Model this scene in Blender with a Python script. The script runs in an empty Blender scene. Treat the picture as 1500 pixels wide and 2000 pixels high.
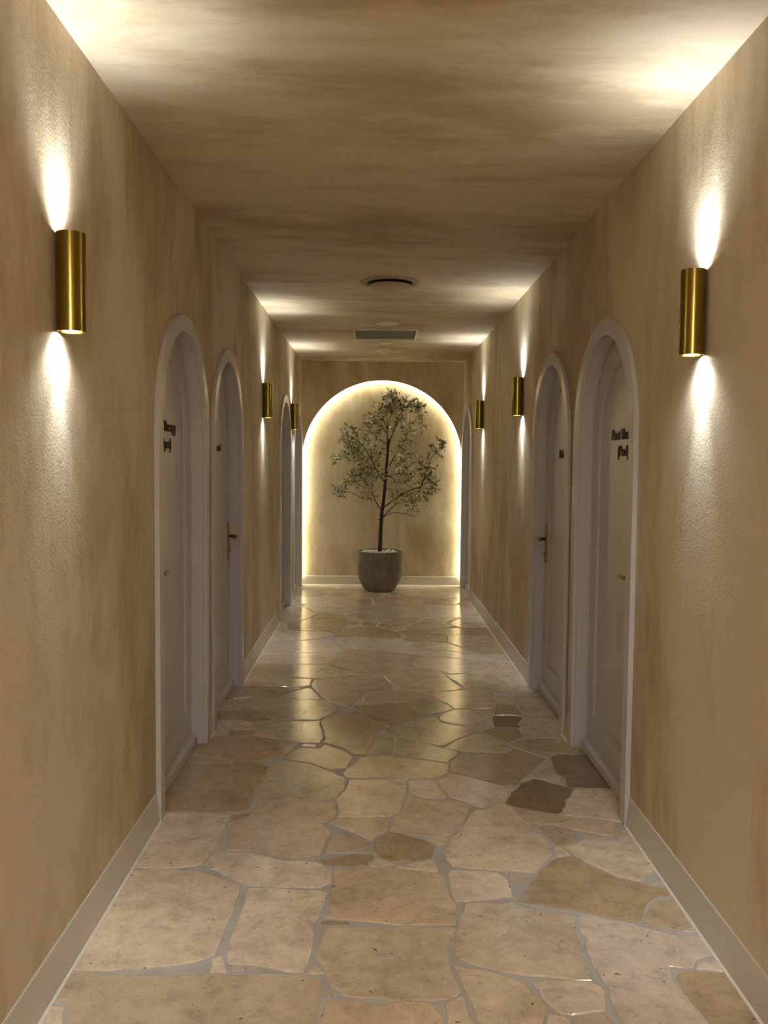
import bpy, bmesh, math, random
from mathutils import Vector, Matrix
from mathutils.geometry import tessellate_polygon
import numpy as np

S = bpy.context.scene
COL = S.collection
R = math.radians

# ---------------------------------------------------------------- camera
CAM_H = 1.4722
YAW, PITCH, ROLL, FPX = 0.0110086, -0.0550383, 0.0089307, 1681.31
cam_d = bpy.data.cameras.new('camera'); cam = bpy.data.objects.new('camera', cam_d); COL.objects.link(cam)
f = Vector((math.sin(YAW)*math.cos(PITCH), math.cos(YAW)*math.cos(PITCH), math.sin(PITCH)))
r = Vector((math.cos(YAW), -math.sin(YAW), 0)); u = r.cross(f)
r2 = math.cos(ROLL)*r + math.sin(ROLL)*u; u2 = -math.sin(ROLL)*r + math.cos(ROLL)*u
m = Matrix((r2, u2, -f)).transposed().to_4x4(); m.translation = Vector((0, 0, CAM_H))
cam.matrix_world = m
cam_d.sensor_fit = 'HORIZONTAL'; cam_d.sensor_width = 36.0; cam_d.lens = FPX/1500*36.0
cam_d.clip_start = 0.02
S.camera = cam

# ---------------------------------------------------------------- world, exposure, light amounts
W = bpy.data.worlds.new('world'); S.world = W; W.use_nodes = True
W.node_tree.nodes['Background'].inputs[0].default_value = (0.9, 0.92, 1.0, 1)
W.node_tree.nodes['Background'].inputs[1].default_value = 0.02
S.view_settings.view_transform = 'Standard'; S.view_settings.look = 'None'
S.view_settings.gamma = 1.0; S.view_settings.use_curve_mapping = False
S.view_settings.exposure = 1.8
S.cycles.use_denoising = True
S.cycles.max_bounces = 10; S.cycles.diffuse_bounces = 8; S.cycles.glossy_bounces = 4
S.cycles.sample_clamp_indirect = 6.0
S.cycles.caustics_reflective = False

SPOT_UP_WIDE, SPOT_UP_CORE, SPOT_DOWN_WIDE, SPOT_DOWN_CORE = 3.8, 5.8, 3.6, 5.2   # watts of each sconce lamp
SPOT_COLOR = (0.92, 0.955, 1.0)
LENS_EMIT = 14.0
LED_COLOR, LED_EMIT = (1.0, 0.94, 0.70), 12.0
LOBBY_EMIT, LOBBY_COLOR = 30.0, (1.0, 0.97, 0.93)

# ---------------------------------------------------------------- dimensions (metres)
XL, XR, D, H = -0.8875, 1.0578, 10.387, 2.70
XC = (XL+XR)/2
YB = -3.6                      # where the corridor begins, behind the camera
DOORS_L = [4.0, 5.18, 8.456, 9.815]
DOORS_R = [3.977, 5.17, 9.807]
ZS, R_OUT, R_IN = 1.615, 0.530, 0.455

# ---------------------------------------------------------------- helpers
def srgb(r, g, b): return tuple(((c/255)/12.92 if c/255 <= .04045 else (((c/255)+.055)/1.055)**2.4) for c in (r, g, b))

def material(name, color=(.5, .5, .5), rough=.5, metal=0.0, spec=.5):
    m = bpy.data.materials.new(name); m.use_nodes = True
    b = m.node_tree.nodes['Principled BSDF']
    b.inputs['Base Color'].default_value = (*color, 1); b.inputs['Roughness'].default_value = rough
    b.inputs['Metallic'].default_value = metal; b.inputs['Specular IOR Level'].default_value = spec
    return m
def N(m, t, **k):
    n = m.node_tree.nodes.new(t)
    for a, v in k.items(): setattr(n, a, v)
    return n
def L(m, a, b): m.node_tree.links.new(a, b)
def bsdf(m): return m.node_tree.nodes['Principled BSDF']
def ramp(m, stops, src):
    n = N(m, 'ShaderNodeValToRGB'); e = n.color_ramp.elements
    while len(e) < len(stops): e.new(.5)
    for i, (p, c) in enumerate(stops): e[i].position = p; e[i].color = (*c, 1) if len(c) == 3 else c
    L(m, src, n.inputs[0]); return n.outputs[0]
def coords(m, scale=(1, 1, 1), kind='Object', loc=None):
    t = N(m, 'ShaderNodeTexCoord'); mp = N(m, 'ShaderNodeMapping'); mp.inputs['Scale'].default_value = scale
    L(m, t.outputs[kind], mp.inputs['Vector'])
    if loc is not None: L(m, loc, mp.inputs['Location'])
    return mp.outputs[0]
def noise(m, vec, scale, detail=4, rough=.5, dist=0.0):
    n = N(m, 'ShaderNodeTexNoise'); n.inputs['Scale'].default_value = scale; n.inputs['Detail'].default_value = detail
    n.inputs['Roughness'].default_value = rough; n.inputs['Distortion'].default_value = dist
    L(m, vec, n.inputs['Vector']); return n.outputs['Fac']
def mix(m, a, b, fac, mode='MIX'):
    n = N(m, 'ShaderNodeMix', data_type='RGBA', blend_type=mode)
    for s, v in ((0, fac), (6, a), (7, b)):
        if isinstance(v, (int, float)): n.inputs[s].default_value = v
        elif isinstance(v, tuple): n.inputs[s].default_value = (*v, 1)
        else: L(m, v, n.inputs[s])
    return n.outputs[2]
def maprange(m, v, a, b, c, d):
    n = N(m, 'ShaderNodeMapRange'); L(m, v, n.inputs[0])
    for i, x in enumerate((a, b, c, d)): n.inputs[i+1].default_value = x
    return n.outputs[0]
def bump(m, h, strength, dist):
    n = N(m, 'ShaderNodeBump'); n.inputs['Strength'].default_value = strength; n.inputs['Distance'].default_value = dist
    L(m, h, n.inputs['Height']); L(m, n.outputs[0], bsdf(m).inputs['Normal'])
def add(m, a, b, k=1.0):
    n = N(m, 'ShaderNodeMath', operation='MULTIPLY_ADD'); L(m, b, n.inputs[0]); n.inputs[1].default_value = k
    L(m, a, n.inputs[2]); return n.outputs[0]

# ---------------------------------------------------------------- materials
def plaster(name, stretch, dark, mid, light):
    m = material(name, mid, .62, 0, .35)
    v = coords(m, stretch)
    a = noise(m, v, 1.2, 7, .66, .5); b = noise(m, v, 5.5, 8, .72, .3)
    v2 = coords(m, (1, 1, 1)); c = noise(m, v2, .55, 3, .5)
    s = add(m, a, b, .55); s = add(m, s, c, .5)
    L(m, ramp(m, [(.80, dark), (1.02, mid), (1.28, light)] if False else [(.40, dark), (.50, mid), (.62, light)], maprange(m, s, .55, 1.5, 0, 1)), bsdf(m).inputs['Base Color'])
    fine = noise(m, v2, 130, 3, .6); med = noise(m, v2, 18, 4, .6)
    bump(m, add(m, fine, med, .8), .55, .0022)
    L(m, maprange(m, b, .3, .7, .52, .72), bsdf(m).inputs['Roughness'])
    return m
M = {}
M['wall'] = plaster('limewash_plaster_wall', (1, 1, .38), (.46, .37, .235), (.58, .487, .33), (.69, .605, .455))
M['ceiling'] = plaster('limewash_plaster_ceiling', (.35, 1, 1), (.43, .345, .215), (.56, .468, .315), (.67, .585, .435))
M['paint'] = material('warm_grey_satin_paint', (.55, .54, .575), .27)
v = coords(M['paint']); bump(M['paint'], noise(M['paint'], v, 220, 2), .08, .001)
M['skirting'] = material('putty_skirting_paint', (.63, .605, .54), .4)
M['sealant'] = material('white_sealant', (.85, .84, .80), .5)
M['brass'] = material('brushed_brass', (.34, .255, .06), .22, 1.0)
v = coords(M['brass'], (60, 60, 2)); bump(M['brass'], noise(M['brass'], v, 6, 3), .10, .0006)
M['dark_brass'] = material('aged_brass', (.33, .21, .09), .35, 1.0)
M['letter'] = material('dark_bronze_lettering', (.06, .038, .02), .5, .2)
M['white_plastic'] = material('white_plastic', (.74, .71, .65), .45)
M['diffuser'] = material('painted_steel', (.42, .34, .23), .5)
M['grille'] = material('grey_filter_grille', (.27, .255, .24), .6)
M['void'] = material('dark_duct', (.015, .012, .01), .9)
M['soil'] = material('dark_soil', (.03, .022, .015), .95)
M['pebble'] = material('white_pebble', (.72, .70, .66), .5)
M['bark'] = material('dark_bark', (.035, .022, .016), .8)
v = coords(M['bark'], (1, 1, .3)); bump(M['bark'], noise(M['bark'], v, 60, 4), .6, .004)
def stone_mat():
    m = material('honed_limestone', (.5, .4, .27), .3)
    oi = N(m, 'ShaderNodeObjectInfo')
    off = N(m, 'ShaderNodeVectorMath', operation='SCALE'); L(m, oi.outputs['Location'], off.inputs[0]); off.inputs[3].default_value = 7.0
    v = coords(m, (1, 1, 1), 'Object', off.outputs[0])
    big = noise(m, v, 3.6, 8, .72, .5); med = noise(m, v, 16, 8, .78, .3); fine = noise(m, v, 70, 4, .7)
    vv = coords(m, (1, 3.2, 1), 'Object', off.outputs[0]); vein = noise(m, vv, 6.5, 9, .78, .7)
    c = mix(m, oi.outputs['Color'], ramp(m, [(.30, (.62, .58, .52)), (.5, (1, 1, 1)), (.72, (1.25, 1.22, 1.18))], big), .8, 'MULTIPLY')
    c = mix(m, c, ramp(m, [(.33, (.58, .53, .46)), (.48, (1, 1, 1)), (.66, (1.28, 1.25, 1.2))], med), .55, 'MULTIPLY')
    c = mix(m, c, ramp(m, [(.33, (.45, .38, .30)), (.40, (1, 1, 1)), (.60, (1, 1, 1)), (.70, (1.25, 1.18, 1.05))], vein), .45, 'MULTIPLY')
    pits = noise(m, v, 34, 3, .6)
    c = mix(m, c, ramp(m, [(.29, (.25, .2, .16)), (.335, (1, 1, 1))], pits), .9, 'MULTIPLY')
    L(m, c, bsdf(m).inputs['Base Color'])
    L(m, maprange(m, med, .3, .7, .05, .16), bsdf(m).inputs['Roughness'])
    und = noise(m, coords(m, (1, 1, 1), 'Object', off.outputs[0]), 5, 3, .5)
    bump(m, add(m, add(m, und, med, .35), fine, .08), .22, .006)
    bsdf(m).inputs['Specular IOR Level'].default_value = .95
    return m
M['stone'] = stone_mat()
m = M['grout'] = material('pale_grey_grout', (.50, .48, .45), .6)
v = coords(m); L(m, ramp(m, [(.3, (.44, .42, .39)), (.7, (.62, .60, .57))], noise(m, v, 6, 6, .7)), bsdf(m).inputs['Base Color'])
bump(m, noise(m, v, 90, 4), .3, .002)
m = M['concrete'] = material('speckled_concrete', (.2, .185, .15), .75)
v = coords(m); c = ramp(m, [(.3, (.15, .138, .10)), (.7, (.25, .235, .18))], noise(m, v, 7, 6, .7))
c = mix(m, c, ramp(m, [(.36, (.35, .33, .3)), (.46, (1, 1, 1)), (.60, (1, 1, 1)), (.68, (1.7, 1.65, 1.55))], noise(m, v, 75, 3, .6)), .8, 'MULTIPLY')
L(m, c, bsdf(m).inputs['Base Color']); bump(m, noise(m, v, 90, 4), .4, .002)
def leaf_mat():
    m = material('olive_leaf', (.14, .16, .07), .32)
    g = N(m, 'ShaderNodeNewGeometry'); oi = N(m, 'ShaderNodeTexCoord')
    n = noise(m, oi.outputs['Object'], 9, 2)
    top = ramp(m, [(.35, (.13, .135, .06)), (.55, (.26, .265, .13)), (.72, (.38, .44, .12))], n)
    c = mix(m, top, (.60, .60, .44), g.outputs['Backfacing'])
    L(m, c, bsdf(m).inputs['Base Color'])
    return m
M['leaf'] = leaf_mat()
def emitter(name, color, strength):
    m = bpy.data.materials.new(name); m.use_nodes = True; nt = m.node_tree; nt.nodes.clear()
    e = nt.nodes.new('ShaderNodeEmission'); o = nt.nodes.new('ShaderNodeOutputMaterial')
    e.inputs[0].default_value = (*color, 1); e.inputs[1].default_value = strength
    nt.links.new(e.outputs[0], o.inputs[0]); return m
M['lens'] = emitter('glowing_lens', (1, .97, .90), LENS_EMIT)
M['led'] = emitter('warm_led', LED_COLOR, LED_EMIT)
M['lobby'] = emitter('lobby_panel', LOBBY_COLOR, LOBBY_EMIT)

# ---------------------------------------------------------------- object helpers
def link(name, me, mat, parent=None, loc=None, smooth=False):
    if mat: me.materials.append(mat)
    o = bpy.data.objects.new(name, me); COL.objects.link(o)
    if parent: o.parent = parent
    if loc is not None: o.location = loc
    if smooth:
        for p in me.polygons: p.use_smooth = True
    return o
def from_bm(name, bm, mat, parent=None, loc=None, smooth=False):
    bmesh.ops.recalc_face_normals(bm, faces=bm.faces)
    me = bpy.data.meshes.new(name); bm.to_mesh(me); bm.free()
    return link(name, me, mat, parent, loc, smooth)
def tag(o, label=None, cat=None, group=None, kind=None):
    for k, v in (('label', label), ('category', cat), ('group', group), ('kind', kind)):
        if v: o[k] = v
    return o
def empty(name, loc=(0, 0, 0)):
    o = bpy.data.objects.new(name, None); COL.objects.link(o); o.location = loc; o.empty_display_size = .1; return o
def fill(poly):
    return [t for t in tessellate_polygon([[Vector((p, q, 0)) for p, q in poly]]) if len(set(t)) == 3]
def add_prism(bm, poly, mapper, a, b):
    """extrude a closed 2D outline between depths a and b; mapper(p, q, depth) gives the 3D point"""
    va = [bm.verts.new(mapper(p, q, a)) for p, q in poly]; vb = [bm.verts.new(mapper(p, q, b)) for p, q in poly]
    n = len(poly)
    for i in range(n):
        bm.faces.new((va[i], va[(i+1) % n], vb[(i+1) % n], vb[i]))
    for t in fill(poly):
        bm.faces.new([va[i] for i in t]); bm.faces.new([vb[i] for i in reversed(t)])
def add_band(bm, A, B, mapper, d0, d1, closed=False):
    """solid between two paths of equal count, depths d0..d1"""
    n = len(A); g = [[bm.verts.new(mapper(*p, d)) for p in P] for P in (A, B) for d in (d0, d1)]
    a0, a1, b0, b1 = g
    for i in range(n if closed else n-1):
        j = (i+1) % n
        bm.faces.new((a1[i], a1[j], b1[j], b1[i])); bm.faces.new((a0[j], a0[i], b0[i], b0[j]))
        bm.faces.new((a0[i], a0[j], a1[j], a1[i])); bm.faces.new((b0[j], b0[i], b1[i], b1[j]))
    if not closed:
        for i in (0, n-1): bm.faces.new((a0[i], a1[i], b1[i], b0[i]))
def add_box(bm, x0, x1, y0, y1, z0, z1):
    v = [bm.verts.new((x, y, z)) for x in (x0, x1) for y in (y0, y1) for z in (z0, z1)]
    for q in ((0, 1, 3, 2), (4, 6, 7, 5), (0, 4, 5, 1), (2, 3, 7, 6), (0, 2, 6, 4), (1, 5, 7, 3)): bm.faces.new([v[i] for i in q])
def lathe(bm, prof, n=32, c=(0, 0, 0), cap=True):
    rings = [[bm.verts.new((c[0]+r*math.cos(2*math.pi*i/n), c[1]+r*math.sin(2*math.pi*i/n), c[2]+z)) for i in range(n)] for r, z in prof]
    for a, b in zip(rings, rings[1:]):
        for i in range(n): bm.faces.new((a[i], a[(i+1) % n], b[(i+1) % n], b[i]))
    if cap:
        bm.faces.new(rings[0][::-1]); bm.faces.new(rings[-1])
def tube(bm, pts, rad, n=8):
    """tapering tube through 3D points"""
    pts = [Vector(p) for p in pts]; rings = []
    for i, p in enumerate(pts):
        d = (pts[min(i+1, len(pts)-1)]-pts[max(i-1, 0)]).normalized()
        a = d.cross(Vector((0, 1, .13))).normalized(); b = d.cross(a)
        rr = rad[i] if isinstance(rad, (list, tuple)) else rad
        rings.append([bm.verts.new(p+rr*(math.cos(2*math.pi*k/n)*a+math.sin(2*math.pi*k/n)*b)) for k in range(n)])
    for a, b in zip(rings, rings[1:]):
        for k in range(n): bm.faces.new((a[k], a[(k+1) % n], b[(k+1) % n], b[k]))
    bm.faces.new(rings[0][::-1]); bm.faces.new(rings[-1])
def bevel(o, w, seg=2, angle=40):
    md = o.modifiers.new('bevel', 'BEVEL'); md.width = w; md.segments = seg; md.limit_method = 'ANGLE'; md.angle_limit = R(angle)
    return o
def arch(c, r, z0, n=32, zs=ZS):
    return [(c-r, z0)] + [(c-r*math.cos(math.pi*i/n), zs+r*math.sin(math.pi*i/n)) for i in range(n+1)] + [(c+r, z0)]
def side_map(s):
    X = XL if s < 0 else XR
    return lambda y, z, d: (X - s*d, y, z)          # d > 0 stands out of the wall into the corridor

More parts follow.
